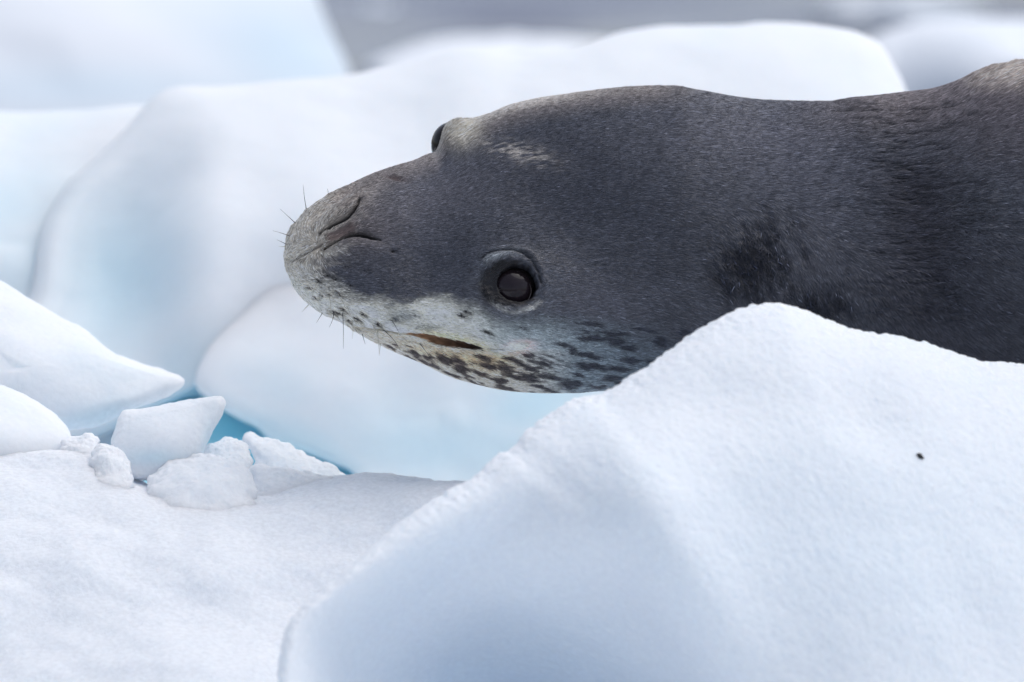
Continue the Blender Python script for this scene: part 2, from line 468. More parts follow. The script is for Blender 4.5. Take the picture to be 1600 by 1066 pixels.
ice('ice_block', [(190, 644), (199, 640), (228, 636), (262, 631), (300, 626), (338, 621.5), (347, 623), (350, 630), (345, 648), (333, 672), (322, 698), (314, 716), (300, 745), (215, 750), (190, 740), (176, 708), (173, 694),
    (177, 678), (184, 656)], (262, 682), 7.99, 0.03, 0.06, M_BLOCK, lean=(0.05, -0.6), p=2.4, bevel_width=14, bare_or_shade=[(240, 715, 40, 10, 0, 0.5), (325, 690, 8, 25, 15, 0.5)], n=420, rows=90, seed=63, rough=((0.05, 0.0012), (0.014, 0.0005), (0.004, 0.0004)),
    label='small tilted four-sided ice block standing alone beside the turquoise gap', cat='ice block')
def lump(pts, c, D, f, seed, label, lean=-1.3):
    cy = max(q[1] for q in pts) - 12
    pts = [(x, y if y < cy else y + 45) for x, y in pts]
    ice('snow_lump', pts, c, D - 0.085, f * 0.8, f, M_SNOW, lean=(0, lean), p=2.0, n=200, rows=60, seed=seed, rough=((0.03, 0.002), (0.011, 0.0020), (0.0035, 0.0010)),
        label=label, cat='snow lump', group='lumps of loose snow between the blocks')
lump([(96, 690), (130, 682), (155, 686), (162, 700), (158, 725), (100, 725)], (130, 706), 8.07, 0.02, 71, 'small snow lump between the rounded block and the tilted block')
lump([(146, 712), (160, 698), (178, 696), (190, 706), (205, 724), (200, 750), (150, 750)], (175, 725), 8.03, 0.02, 72, 'snow lump against the lower left corner of the tilted block')
lump([(318, 712), (330, 694), (345, 686), (362, 686), (380, 696), (394, 718), (385, 745), (330, 745)], (356, 716), 8.10, 0.02, 73, 'round snow lump in front of the turquoise gap')
lump([(232, 752), (262, 724), (300, 712), (330, 711), (360, 722), (392, 748), (400, 790), (230, 800)], (316, 756), 8.02, 0.035, 74, 'broad domed snow lump below the tilted block')
lump([(383, 684), (392, 677), (412, 681), (440, 690), (470, 706), (540, 738), (580, 760), (560, 800), (420, 800), (400, 722)], (470, 750), 8.16, 0.025, 75, 'ragged crumbling snow lump right of the turquoise gap')
lump([(392, 738), (405, 727), (440, 730), (500, 742), (540, 755), (530, 800), (390, 800)], (455, 768), 8.05, 0.02, 76, 'low snow lump at the back edge of the snow slope')

_, slope_face = ice('snow_slope', [(-500, 690), (-200, 700), (0, 705), (80, 706), (150, 714), (200, 735), (250, 757), (300, 770), (350, 776), (410, 774), (470, 760), (530, 748), (600, 743), (680, 748), (740, 756), (775, 785),
     (720, 860), (640, 960), (570, 1100), (500, 1500), (100, 1600), (-400, 1400), (-600, 1000)], (200, 1000), 7.77, 0.08, 0.1, M_SLOPE, lean=(0.0, -1.6), p=2.4, bevel_width=90, n=800, rows=230, seed=81,
    bumps=[(150, 960, 160, 60, 10, -0.012), (330, 850, 220, 50, 4, 0.008), (560, 940, 90, 50, -20, -0.012), (120, 770, 110, 25, 0, 0.006)],
    rough=((0.12, 0.009), (0.04, 0.0028), (0.014, 0.0012), (0.004, 0.0006)),
    kind='structure', label='granular white snow slope at the lower left')
_, ridge_face = ice('snow_mound',
    [(424, 1130), (429, 1060), (434, 1008), (447, 966), (500, 917), (560, 872), (600, 842), (660, 800), (730, 751), (752, 733), (772, 711), (800, 696), (822, 670), (850, 650), (880, 628),
     (905, 616), (940, 611), (1000, 580), (1060, 541), (1100, 516), (1150, 492), (1190, 481), (1216, 479), (1240, 486), (1270, 498), (1300, 508), (1340, 520), (1400, 527), (1450, 541), (1500, 559), (1530, 567),
     (1600, 567), (1700, 580), (1950, 680), (2200, 1000), (2100, 1500), (1300, 1700), (650, 1600), (440, 1300)],
    (1480, 1240), 7.62, 0.13, 0.34, M_SNOW, lean=(0.5, -0.28), p=1.6, bevel_width=230, n=1300, rows=330, seed=91,
    bumps=[(790, 1160, 225, 160, 24, -0.33), (1075, 900, 55, 170, -24, 0.03), (1250, 640, 160, 50, 8, -0.012)], bare_or_shade=[(860, 1050, 180, 110, 25, 0.4), (1350, 850, 260, 130, 0, 0.3)],  # blue tint deepens the hollow with painted shade
    rough=((0.15, 0.006), (0.05, 0.0009), (0.012, 0.0004), (0.005, 0.0012)),
    label='big rounded white snow mound at the lower right in front of the seal', cat='snow mound')

# dark speck lying on the mound
def build_speck():
    c = ridge_face(1437, 714)
    V = []; n, m = 10, 7
    for i in range(m):
        for j in range(n):
            th = math.pi * (i + 0.5) / m; ph = 2 * math.pi * j / n
            r = 1 + 0.25 * random.uniform(-1, 1)
            V.append((0.0032 * r * math.sin(th) * math.cos(ph), 0.0022 * r * math.sin(th) * math.sin(ph), 0.0019 * r * math.cos(th)))
    V = np.array(V)
    a = math.radians(-40)
    V = np.stack([V[:, 0] * math.cos(a) - V[:, 2] * math.sin(a), V[:, 1], V[:, 0] * math.sin(a) + V[:, 2] * math.cos(a)], 1)
    q = np.array([[i * n + j, (i + 1) * n + j, (i + 1) * n + (j + 1) % n, i * n + (j + 1) % n] for i in range(m - 1) for j in range(n)])
    t = np.array([[0, j, j + 1] for j in range(1, n - 1)] + [[(m - 1) * n, (m - 1) * n + j + 1, (m - 1) * n + j] for j in range(1, n - 1)])
    mt, tr, b = new_mat('dark_grit'); b.inputs['Base Color'].default_value = (0.03, 0.03, 0.035, 1); b.inputs['Roughness'].default_value = 0.7
    nz = tr.nodes.new('ShaderNodeTexNoise'); nz.inputs['Scale'].default_value = 900
    bp = tr.nodes.new('ShaderNodeBump'); bp.inputs['Distance'].default_value = 0.001
    tr.links.new(nz.outputs[0], bp.inputs['Height']); tr.links.new(bp.outputs[0], b.inputs['Normal'])
    o = link('pebble', grid_mesh('pebble', V, q, t), mt, label='tiny dark speck of grit on the face of the snow mound', cat='pebble')
    o.location = c + np.array([0, -0.003, 0.001])
build_speck()

# ------------------------------------------------------------------ the seal
TOP = [(449, 395), (450, 384), (452, 373), (458, 359), (466.6, 349), (480.7, 332), (500, 317.6), (523, 303.5), (542.6, 292), (576, 275), (613, 261), (644, 251.5), (664, 243), (675, 239), (681, 234.5), (686, 224), (691, 208),
       (697, 198), (704, 192), (711, 189), (730, 186.5), (759, 178), (796, 163), (840, 152), (890, 144.5), (940, 138), (990, 134), (1046, 132.5), (1093, 139), (1140, 148), (1190, 154.5), (1241, 157), (1289, 158),
       (1337, 152.5), (1409, 144), (1456, 138), (1495, 127), (1528, 114), (1576, 101), (1600, 97), (1700, 84), (1900, 60), (2200, 50), (2500, 130), (2700, 260), (2860, 420), (2900, 520)]
BOT = [(449, 395), (450, 407), (453, 427), (462, 450), (470, 461), (480, 471), (502, 487.5), (536, 504.5), (574, 527.5), (611, 546), (660, 566.5), (705, 587.5), (742, 598.5), (780, 607), (817, 611.5), (855, 613), (892, 613),
       (941, 610), (990, 610), (1060, 618), (1200, 655), (1400, 705), (1600, 745), (1900, 770), (2200, 770), (2500, 740), (2700, 680), (2860, 580), (2900, 520)]
EYE = (806.0, 446.5)

def build_seal():
    X0 = 449.0
    xs = np.concatenate([X0 + (np.linspace(0.12, 1, 18) ** 2) * 22, np.arange(472.4, 900, 1.35), np.arange(900, 1680, 2.9), np.linspace(1685, 2899, 50)])
    s = np.sqrt(xs - X0)
    T = pchip(np.sqrt(np.array([a for a, _ in TOP]) - X0), [b for _, b in TOP], s)
    base = [q for q in TOP if not 650 < q[0] < 790]
    TB = pchip(np.sqrt(np.array([a for a, _ in base]) - X0), [b for _, b in base], s)
    B = pchip(np.sqrt(np.array([a for a, _ in BOT]) - X0), [b for _, b in BOT], s)
    zc, h = (TB + B) / 2, (B - TB) / 2
    dc = pchip([449, 560, 700, 850, 1100, 1400, 1700, 2900], [-95, -72, -35, 0, 15, 10, 10, 0], xs)
    wr = pchip([449, 560, 700, 900, 1200, 1500, 1800, 2900], [0.80, 0.80, 0.74, 0.70, 0.74, 0.82, 0.9, 0.9], xs)
    sh = pchip([449, 560, 700, 900, 1200, 1500, 1800, 2900], [0.30, 0.42, 0.46, 0.42, 0.30, 0.2, 0.1, 0.0], xs)
    NF, NB = 430, 70
    th = np.concatenate([np.linspace(-math.pi / 2, math.pi / 2, NF), np.linspace(math.pi / 2, 1.5 * math.pi, NB + 2)[1:-1]])
    n = 2.25
    ct, st = np.cos(th), np.sin(th)
    ce = np.sign(ct) * np.abs(ct) ** (2 / n); se = np.sign(st) * np.abs(st) ** (2 / n)
    PX = np.repeat(xs[:, None], len(th), 1)
    PY = zc[:, None] - h[:, None] * se[None]
    PY = PY + (T - TB)[:, None] * (np.clip(se, 0, 1) ** 13)[None]
    DD = dc[:, None] - (wr * h)[:, None] * ce[None] + (sh * h)[:, None] * se[None]
    front = (np.arange(len(th)) < NF)[None] & np.ones(PX.shape, bool)
    rimw = sstep(0, 0.25, ce)[None] * np.ones(PX.shape)                # fades the fine carving near the silhouette

    # ---- carving (photo pixel units, + is outwards)
    def g(x, y, sx, sy, an=0):
        c, s_ = math.cos(math.radians(an)), math.sin(math.radians(an))
        u = (PX - x) * c + (PY - y) * s_; v = -(PX - x) * s_ + (PY - y) * c
        return np.exp(-0.5 * ((u / sx) ** 2 + (v / sy) ** 2))
    A = np.zeros(PX.shape)
    A += 16 * g(*EYE, 70, 52, 20) + 7 * g(800, 412, 42, 13, 8) + 4 * g(800, 483, 34, 8, 4)
    A += -6 * g(690, 420, 50, 40) + 6 * g(600, 470, 70, 30, 10) + 8 * g(640, 330, 120, 34, -15)
    A += -7 * g(850, 330, 120, 50, 20) + 8 * g(1010, 300, 110, 90)
    A += -9 * g(1430, 330, 36, 190, -8) + 6 * g(1330, 330, 60, 150, -5) + 5 * g(1530, 300, 70, 160)
    A += -5 * g(740, 250, 60, 20, -30)
    ce_, se_ = math.cos(math.radians(18)), math.sin(math.radians(18))
    ex, ey = PX - 801, PY - 448.5
    eu, ev = ex * ce_ + ey * se_, -ex * se_ + ey * ce_
    eq = np.hypot(eu / 38, ev / 32)
    eq = eq + 0.10 * np.exp(-((ex + 36) / 10) ** 2 - ((ey + 5) / 9) ** 2) * -1.2
    eo_ = np.hypot((PX - 808.5) / 30.5, (PY - 446.5) / np.where(PY < 446.5, 26.0, 28.5)) + 0.05 * noise(PX / 9, PY / 9, seed=153)
    A += -27 * (1 - sstep(0.84, 1.06, eo_)) - 5 * np.exp(-((PX - 772) / 9) ** 2 - ((PY - 452) / 10) ** 2) + 1.0 * np.exp(-((eq - 1.13) / 0.10) ** 2) + 2.4 * (noise(PX / 8, PY / 3, seed=151) * np.exp(-((eq - 1.15) / 0.25) ** 2))
    crx = np.array([752, 760, 775, 793, 812, 829, 839, 844]); cry = np.array([410, 403, 398.5, 397, 402.5, 417, 431, 446])
    ci = np.linspace(0, 7, 40)
    d1, t1 = polydist(PX, PY, np.stack([pchip(np.arange(8), crx, ci), pchip(np.arange(8), cry, ci)], 1))
    A += -3.6 * np.exp(-(d1 / 2.2) ** 2) + 1.6 * np.exp(-((d1 - 6) / 4) ** 2)
    d2, _ = polydist(PX, PY, [(762, 470), (778, 482), (797, 489), (818, 487), (836, 475)])
    A += -2.4 * np.exp(-(d2 / 2.0) ** 2)
    # nose
    NOS1 = [(508.5, 392.5), (518, 388), (528, 382.5), (540, 376), (550, 371.5), (560, 370), (572, 372), (583, 376), (596, 379)]
    NOS2 = [(503, 371), (514, 364), (526, 356.5), (536, 351), (546, 345), (554, 338), (560, 330), (565, 320)]
    n1, u1 = polydist(PX, PY, NOS1)
    n2, u2 = polydist(PX, PY, NOS2)
    w1 = 1.7 + 3.8 * np.exp(-((u1 - 0.62) / 0.26) ** 2)
    A += -11 * np.exp(-(n1 / w1) ** 2) * np.clip((1 - u1) * 6, 0.4, 1)
    A += -9 * np.exp(-(n2 / (1.6 + 1.8 * np.exp(-((u2 - 0.6) / 0.3) ** 2))) ** 2)
    A += 13 * g(528, 344, 28, 8, -33) + 6 * g(552, 322, 18, 8, -38) + 9 * g(560, 389, 30, 9, 8)
    A += -5 * g(536, 366, 18, 7, -28) - 5 * g(545, 302, 25, 5, -38) + 4 * g(520, 312, 30, 6, -38)
    mg, _ = polydist(PX, PY, [(506, 383), (495, 391), (480, 399), (460, 409)])
    A += -3.2 * np.exp(-(mg / 2.8) ** 2) + 2.2 * np.exp(-((mg - 11) / 7) ** 2)
    A += -2.5 * g(614, 282, 10, 2.2, 16) - 4 * g(614, 393.6, 3.2, 1.8, -20)
    A += -4.5 * g(504, 384, 4, 9, 0)
    # mouth
    UL = np.array([(536, 507), (560, 511), (592, 514), (626, 521), (640, 520), (660, 521), (680, 524.5), (700, 529), (720, 533), (736, 537), (754, 543.5), (772, 545.5), (800, 543), (816, 541)])
    LLx, LLy = [626, 647, 662, 678, 694, 709, 725, 738, 752, 760], [521, 524.5, 529.5, 537.5, 541.5, 543, 544.5, 546, 546, 544]
    uy = np.interp(PX, UL[:, 0], UL[:, 1]); ly = np.interp(PX, LLx, LLy)
    inm = (PX > 624) & (PX < 762)
    gap = np.where(inm, np.maximum(ly - uy, 0), 0)
    tin = np.where(gap > 0.5, (PY - uy) / np.maximum(gap, 0.5), -1)
    mouth = inm & (tin > 0) & (tin < 1)
    A += np.where(mouth, -13 * np.sin(np.pi * np.clip(tin, 0, 1)) ** 0.6 * sstep(0.5, 12, gap) * np.where(tin < 0.35, 1, 1 - 0.55 * (tin - 0.35)), 0)
    ml, mt_ = polydist(PX, PY, UL)
    A += -4.5 * np.exp(-(ml / 2.0) ** 2) * np.where(inm, 0.4, 1) * (1 - sstep(775, 800, PX)) + 3 * g(808, 540, 9, 4, -8)
    A += 3.5 * np.exp(-((PY - uy + 8) / 6) ** 2) * sstep(560, 600, PX) * (1 - sstep(770, 800, PX))
    A += 3.0 * np.exp(-((PY - np.maximum(ly, uy) - 6) / 5) ** 2) * sstep(600, 640, PX) * (1 - sstep(760, 800, PX))
    # whisker pads, dimples
    SPOTS = [(513, 431, 4.5), (499, 440, 4.5), (526, 437, 3.5), (550, 447, 2.6), (484, 450, 3), (516, 461, 3), (529, 458, 3.6), (533, 462, 3.2), (521, 487, 4.6), (537, 483, 4.6), (568, 490, 4.4), (559, 498, 5), (592, 506, 5),
             (617, 499, 5), (540, 418, 2.6), (571, 425, 3), (531, 489, 3.4), (720, 493.5, 5), (728, 488, 4), (505, 463, 2.6), (614, 394, 3.4), (650, 494, 2.2), (812, 512, 2.2), (762, 520, 4), (755, 517, 3), (545, 500, 4), (494, 466, 3)]
    for (x, y, r) in SPOTS:
        A += -2.2 * g(x, y, r * 1.0, r * 0.7, 25)
    # wet wrinkles of the neck, rough ear patch, general unevenness
    fold = g(1400, 330, 55, 130, -10) + 0.8 * g(1330, 190, 70, 30, 8) + 0.5 * g(1500, 380, 70, 120)
    wr_n = noise(PX / 40 + 0.5 * noise(PX / 30, PY / 30, seed=4), PY / 7.0 + PX / 60, seed=61)
    crease = np.zeros(PX.shape)
    for i in range(300):                                               # short wet wrinkles across the neck
        y = rng.uniform(165, 500)
        x = 1425 + 0.10 * (y - 300) + rng.normal(0, 36) if i < 210 else rng.uniform(1300, 1600)
        L_ = rng.uniform(7, 24); wd = rng.uniform(0.9, 1.9); sl = rng.normal(-0.03, 0.10); cu = rng.normal(0, 0.006)
        st_ = rng.uniform(0.4, 1.0) * (1.0 if i < 210 else 0.5)
        xa, xb = np.searchsorted(xs, [x - 2.2 * L_, x + 2.2 * L_])
        dx_ = PX[xa:xb, :NF] - x
        q = np.exp(-0.5 * (dx_ / L_ * 1.6) ** 2) * np.exp(-((PY[xa:xb, :NF] - y - sl * dx_ - cu * dx_ ** 2) / wd) ** 2)
        crease[xa:xb, :NF] = np.maximum(crease[xa:xb, :NF], st_ * q)
    A += -5.5 * crease + 0.6 * np.clip(fold, 0, 1) * wr_n
    ear = 1.2 - np.minimum(np.hypot((PX - 1170) / 84, (PY - 416) / 84), np.hypot((PX - 1260) / 130, (PY - 480) / 46) + 0.2)
    ear = ear + 0.32 * fbm(PX / 20 - PY / 60, PY / 30, seed=71) + 0.25 * noise(PX / 6, PY / 14, seed=73)
    ear = sstep(0.05, 1.1, ear)
    A += ear * (2.5 * noise(PX / 7, PY / 12, seed=72) - 2)
    A += 0.9 * fbm(PX / 65, PY / 45, seed=81) + 0.3 * noise(PX / 9, PY / 5, seed=82)
    back_fur = sstep(1480, 1530, PX) * (1 - sstep(125, 165, PY))
    A += back_fur * 2.2 * noise((PX + PY * 1.2) / 24, (PY + PX * 0.6) / 5, seed=83)
    A = np.where(front, A * rimw, 0)

    P = local(PX, PY, DD)
    du = np.gradient(P, axis=0); dv = np.roll(P, -1, 1) - np.roll(P, 1, 1)
    N = np.cross(du, dv); N /= np.linalg.norm(N, axis=2, keepdims=True) + 1e-15
    if (N[200, NF // 2] @ FV) > 0:
        N = -N
    P = P + N * (A * K)[..., None]
    du = np.gradient(P, axis=0); dv = np.roll(P, -1, 1) - np.roll(P, 1, 1)
    N2 = np.cross(du, dv); N2 /= np.linalg.norm(N2, axis=2, keepdims=True) + 1e-15
    if (N2[200, NF // 2] @ FV) > 0:
        N2 = -N2

    # ---- coat colours, with some sheen and rim light painted in
    def mix(C, c, w):
        return C + (np.asarray(c) - C) * np.clip(w, 0, 1)[..., None]
    nz = fbm(PX / 30, PY / 18, seed=91)
    fine = noise(PX / 9, PY / 3.5, seed=93)
    C = np.ones(PX.shape + (3,)) * lin(69, 71, 79)
    C = mix(C, lin(55, 57, 64), 0.5 + 0.35 * nz)
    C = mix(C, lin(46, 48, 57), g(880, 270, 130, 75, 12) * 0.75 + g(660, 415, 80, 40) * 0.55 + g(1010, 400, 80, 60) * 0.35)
    C = mix(C, lin(88, 88, 96), np.clip(g(1190, 215, 130, 50, 6) * 0.75 + g(1290, 330, 70, 90) * 0.35 + g(930, 478, 60, 26, 8) * 0.5, 0, 1))  # lighter grey paints the sheen of the neck
    C = mix(C, lin(44, 46, 54), sstep(0.2, 0.8, fbm(PX / 20, PY / 7, seed=161)) * sstep(1150, 1300, PX) * 0.5)
    C = mix(C, lin(108, 106, 110), sstep(0.55, 0.8, noise(PX / 6, PY / 3, seed=162)) * sstep(1150, 1300, PX) * (1 - sstep(380, 460, PY)) * 0.5)
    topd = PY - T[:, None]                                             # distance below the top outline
    C = mix(C, lin(112, 104, 104), (1 - sstep(0, 95, topd)) * sstep(1180, 1420, PX) * 0.85)  # paler back rim: brownish fur plus rim light put into the colour
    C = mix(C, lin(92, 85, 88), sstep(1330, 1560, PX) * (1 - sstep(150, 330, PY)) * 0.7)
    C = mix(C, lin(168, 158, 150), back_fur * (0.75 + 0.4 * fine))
    C = mix(C, lin(118, 110, 106), (1 - sstep(4, 50, topd)) * (1 - sstep(1000, 1100, PX)) * 0.75)  # head and muzzle rim: beige fur plus painted top light
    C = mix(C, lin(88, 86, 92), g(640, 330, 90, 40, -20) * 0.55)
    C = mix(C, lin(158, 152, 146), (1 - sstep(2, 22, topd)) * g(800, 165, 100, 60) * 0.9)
    C = mix(C, lin(166, 160, 148), g(716, 205, 19, 17, -30) * 1.1)
    C = mix(C, lin(150, 144, 138), np.clip(1.25 * g(800, 238, 36, 10, 18) * (0.35 + 0.9 * noise(PX / 10, PY / 2.6, seed=94)), 0, 0.8))
    C = mix(C, lin(154, 148, 138), sstep(0.15, 0.75, g(480, 362, 56, 45, -40) + 0.15 * fine))
    C = mix(C, lin(120, 112, 106), g(540, 325, 40, 26, -36) * 0.75)
    C = mix(C, lin(100, 92, 90), g(560, 372, 36, 22, -10) * 0.5)
    C = mix(C, lin(78, 68, 66), (1 - sstep(5, 9, np.abs(((PX - 536) * 0.47 + (PY - 367) * 0.88)))) * (1 - sstep(20, 30, np.abs((PX - 534) * 0.88 - (PY - 367) * 0.47))))
    Lb = np.interp(PX, [449, 470, 490, 505, 540, 580, 640, 700, 735, 760, 800, 850, 900, 960, 1020, 1060, 1100], [395, 412, 424, 438, 455, 466, 469, 467, 474, 492, 503, 503, 507, 512, 524, 545, 590])
    edge = np.interp(PX, [449, 500, 560, 640, 760, 900, 1100], [36, 30, 18, 13, 20, 30, 38])
    pale = sstep(-1, 1, (PY - Lb - 5 + 9 * nz * 0.6 + 3.5 * fine) / edge) * (1 - sstep(1000, 1080, PX))
    pc = np.stack([np.interp(PX, [449, 620, 720, 800, 900, 1000], v) for v in np.array([lin(176, 171, 160), lin(190, 187, 174), lin(174, 173, 164), lin(146, 154, 154), lin(112, 122, 128), lin(84, 92, 100)]).T], -1)
    C = C + (pc - C) * (pale * (0.95 + 0.05 * fine))[..., None]
    # lids
    C = mix(C, lin(134, 137, 138), np.exp(-((eq - 1.45) / 0.2) ** 2) * sstep(-8, -24, ev) * sstep(16, -6, ex) * np.clip(0.75 + 0.5 * fine, 0, 1))
    
    C = mix(C, lin(96, 98, 104), np.exp(-((eq - 1.6) / 0.35) ** 2) * np.clip(0.22 + 0.3 * noise(PX / 12, PY / 5, seed=152), 0, 0.5))
    C = mix(C, lin(18, 17, 20), 1 - sstep(0.92, 1.14, eq + 0.10 * fine - 0.12 * sstep(0, -30, ex)))
    C = mix(C, lin(172, 170, 164), np.exp(-((eq - 1.24) / 0.12) ** 2) * sstep(4, 18, ev) * np.clip(0.42 + 0.5 * fine, 0, 1))
    C = mix(C, lin(24, 24, 28), g(762, 452, 10, 16, 10) * 1.3)
    C = mix(C, lin(22, 22, 26), np.exp(-(d1 / 2.2) ** 2) * 0.9)
    # jaw
    jaw = sstep(-3, 4, PY - np.where(PX < 626, uy, np.maximum(ly, uy))) * (1 - sstep(800, 900, PX)) * sstep(520, 545, PX)
    C = mix(C, lin(166, 159, 146), jaw * 0.85)
    C = mix(C, lin(176, 146, 92), (g(715, 557, 60, 9, 14) + g(772, 555, 24, 9, 10)) * jaw * 0.45)
    C = mix(C, lin(190, 172, 120), np.exp(-((PY - uy + 4) / 6) ** 2) * sstep(640, 680, PX) * (1 - sstep(750, 790, PX)) * 0.5)
    C = mix(C, lin(150, 156, 158), g(840, 548, 40, 22) * 0.4)
    BL = [(915, 507, 24, 4), (910, 519, 10, 4), (952, 521, 30, 6), (920, 529, 26, 6), (960, 533, 25, 6), (872, 537, 14, 5), (888, 547, 12, 8), (915, 555, 26, 5), (975, 544, 14, 6), (980, 561, 24, 6), (1010, 564, 18, 4),
          (1025, 532, 13, 10), (915, 572, 34, 6), (957, 576, 22, 5), (950, 590, 15, 6), (852, 568, 10, 5), (855, 588, 30, 7), (878, 600, 18, 6), (900, 587, 16, 4), (895, 599, 12, 4), (925, 604, 12, 3), (962, 599, 14, 3),
          (855, 610, 30, 3), (1062, 518, 16, 7), (1000, 515, 18, 4), (1040, 560, 16, 6), (1075, 560, 20, 9),
          (614, 537, 8, 3), (606, 541, 12, 2.5), (647, 551, 16, 6), (667, 557, 14, 7), (689, 558, 18, 7), (710, 562, 16, 6), (675, 569, 14, 4), (716, 575, 18, 7), (722, 583, 12, 4), (745, 580, 14, 5), (775, 591, 14, 6), (750, 556, 14, 5),
          (756, 568, 18, 5), (787, 574, 16, 6), (803, 564, 20, 6), (800, 586, 14, 5), (822, 589, 20, 7), (826, 575, 18, 5), (822, 553, 16, 5), (840, 566, 14, 5), (787, 557, 12, 4), (740, 595, 22, 2.5), (787, 603, 18, 3), (700, 583, 16, 2.5),
          (660, 562, 14, 3), (640, 557, 12, 2.5), (832, 604, 18, 3.5)]
    wx = 5 * noise(PX / 14, PY / 9, seed=101); wy = 2.6 * noise(PX / 14, PY / 9, seed=102)
    spot = np.zeros(PX.shape)
    hx = slice(np.searchsorted(xs, 590), np.searchsorted(xs, 1120))
    for (x, y, a, b_) in BL:
        an = np.radians(np.interp(x, [600, 680, 780, 860, 940, 1060], [27, 26, 21, 15, 6, 8]))
        u = (PX[hx] + wx[hx] - x) * np.cos(an) + (PY[hx] + wy[hx] - y) * np.sin(an)
        v = -(PX[hx] + wx[hx] - x) * np.sin(an) + (PY[hx] + wy[hx] - y) * np.cos(an)
        spot[hx] = np.maximum(spot[hx], 1 - sstep(0.55, 1.12, np.hypot(u / a, v / b_) + 0.25 * fine[hx]))
    ju = PX * 0.92 + (PY - 560) * 0.40; jv = (PY - 560) * 0.92 - PX * 0.36
    fs = noise(ju / 17 + wx / 20, jv / 4.6, seed=141) + 0.5 * noise(ju / 9, jv / 2.6, seed=142)
    spot = np.maximum(spot, sstep(0.12, 0.48, fs) * 0.9 * sstep(4, 12, PY - np.maximum(ly, uy)) * sstep(600, 640, PX) * (1 - sstep(830, 930, PX)))
    sc = np.stack([np.interp(PX, [620, 760, 880, 1000], v) for v in np.array([lin(62, 54, 56), lin(56, 46, 46), lin(50, 52, 60), lin(42, 45, 56)]).T], -1)
    C = C + (sc * 0.8 - C) * (spot * 0.97)[..., None]
    for (x, y, r) in SPOTS:
        C = mix(C, lin(28, 27, 28), 1.3 * g(x, y, r * 1.15, r * 0.6, 28) ** 1.3 * 1.0)
    C = mix(C, lin(92, 98, 104), g(630, 493, 20, 8, 8) * 0.7)
    C = mix(C, lin(96, 102, 100), g(668, 511, 20, 4, 4) * 0.6)
    C = mix(C, lin(224, 172, 162), g(808, 540, 11, 4.6, -8) * 1.7)
    C = mix(C, lin(196, 196, 190), g(776, 545, 10, 3, 0) * 0.9)
    # mouth lining, nostrils
    mcol = np.stack([np.interp(PX, [626, 660, 690, 720, 750], v) for v in np.array([lin(150, 130, 110), lin(140, 110, 86), lin(100, 76, 58), lin(66, 48, 38), lin(32, 27, 25)]).T], -1)
    mcol = mcol * (1 + 0.35 * noise(PX / 6, PY / 2.2 - PX / 9, seed=131))[..., None]
    mm = mouth.astype(float) * sstep(0.5, 3, gap)
    C = C + (mcol - C) * mm[..., None]
    C = mix(C, lin(40, 34, 32), np.exp(-(ml / 1.5) ** 2) * np.where(inm, 0.2, 0.5) * (1 - sstep(770, 796, PX)))
    C = mix(C, lin(18, 16, 17), np.exp(-(n1 / (w1 * 0.9)) ** 2) * 1.2)
    C = mix(C, lin(20, 18, 19), np.exp(-(n2 / 2.0) ** 2) * 1.1)
    C = mix(C, lin(62, 58, 56), np.exp(-(mg / 2.0) ** 2) * 0.7)
    C = mix(C, lin(66, 52, 50), g(614, 282, 11, 2.6, 16) * 1.0)
    # dark wet patches; creases and lower right also darkened
    C = mix(C, lin(11, 15, 27), ear * 0.92)
    dk = sstep(0.35, 0.9, fbm(PX / 26, PY / 14, seed=111) + 0.1) * sstep(1180, 1260, PX) * sstep(410, 470, PY)
    C = mix(C, lin(36, 38, 46), dk * 0.6)
    C = mix(C, lin(44, 43, 52), np.clip(g(1425, 340, 45, 130, -8), 0, 1) * sstep(200, 300, PY) * 0.8)
    C = mix(C, lin(22, 22, 28), np.clip(crease * 1.3, 0, 1) * 0.95)  # shade of the carved wrinkles put into the colour
    C = mix(C, lin(40, 42, 52), sstep(330, 520, PY) * sstep(1250, 1450, PX) * 0.5)  # darker towards the lower right
    lum = C.mean(-1, keepdims=True)
    C = np.clip(C * (1.62 + 0.55 * sstep(0.15, 0.45, lum)), 0.004, 0.86)

    root = bpy.data.objects.new('leopard_seal', None)
    COL.objects.link(root)
    root['label'] = 'dark grey leopard seal resting its spotted head on the ice'
    root['category'] = 'seal'
    nr, nc = PX.shape
    a = np.arange(nr - 1)[:, None] * nc + np.arange(nc)[None]
    b2 = np.arange(nr - 1)[:, None] * nc + (np.arange(nc)[None] + 1) % nc
    quads = np.stack([a, b2, b2 + nc, a + nc], 2).reshape(-1, 4)
    tip = local(np.array([449.0]), zc[:1], dc[:1])
    end = local(np.array([2900.0]), zc[-1:], dc[-1:])
    j = np.arange(nc); j2 = (j + 1) % nc
    base = nr * nc
    tris = np.concatenate([np.stack([np.full(nc, base), j2, j], 1), np.stack([np.full(nc, base + 1), (nr - 1) * nc + j, (nr - 1) * nc + j2], 1)])
    V = np.concatenate([P.reshape(-1, 3), tip, end])
    me = grid_mesh('body', V, quads, tris)
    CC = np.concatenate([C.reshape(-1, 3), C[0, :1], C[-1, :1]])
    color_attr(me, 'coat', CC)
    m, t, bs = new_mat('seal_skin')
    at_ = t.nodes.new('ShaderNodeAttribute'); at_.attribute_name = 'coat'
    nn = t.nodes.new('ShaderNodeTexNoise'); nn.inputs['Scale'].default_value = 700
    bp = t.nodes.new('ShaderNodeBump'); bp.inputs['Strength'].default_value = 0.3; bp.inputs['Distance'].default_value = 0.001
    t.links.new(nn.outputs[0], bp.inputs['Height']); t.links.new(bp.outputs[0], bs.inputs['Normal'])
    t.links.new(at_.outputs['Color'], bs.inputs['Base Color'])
    bs.inputs['Roughness'].default_value = 0.5
    bs.inputs['Specular IOR Level'].default_value = 0.3
    body = link('body', me, m, root)

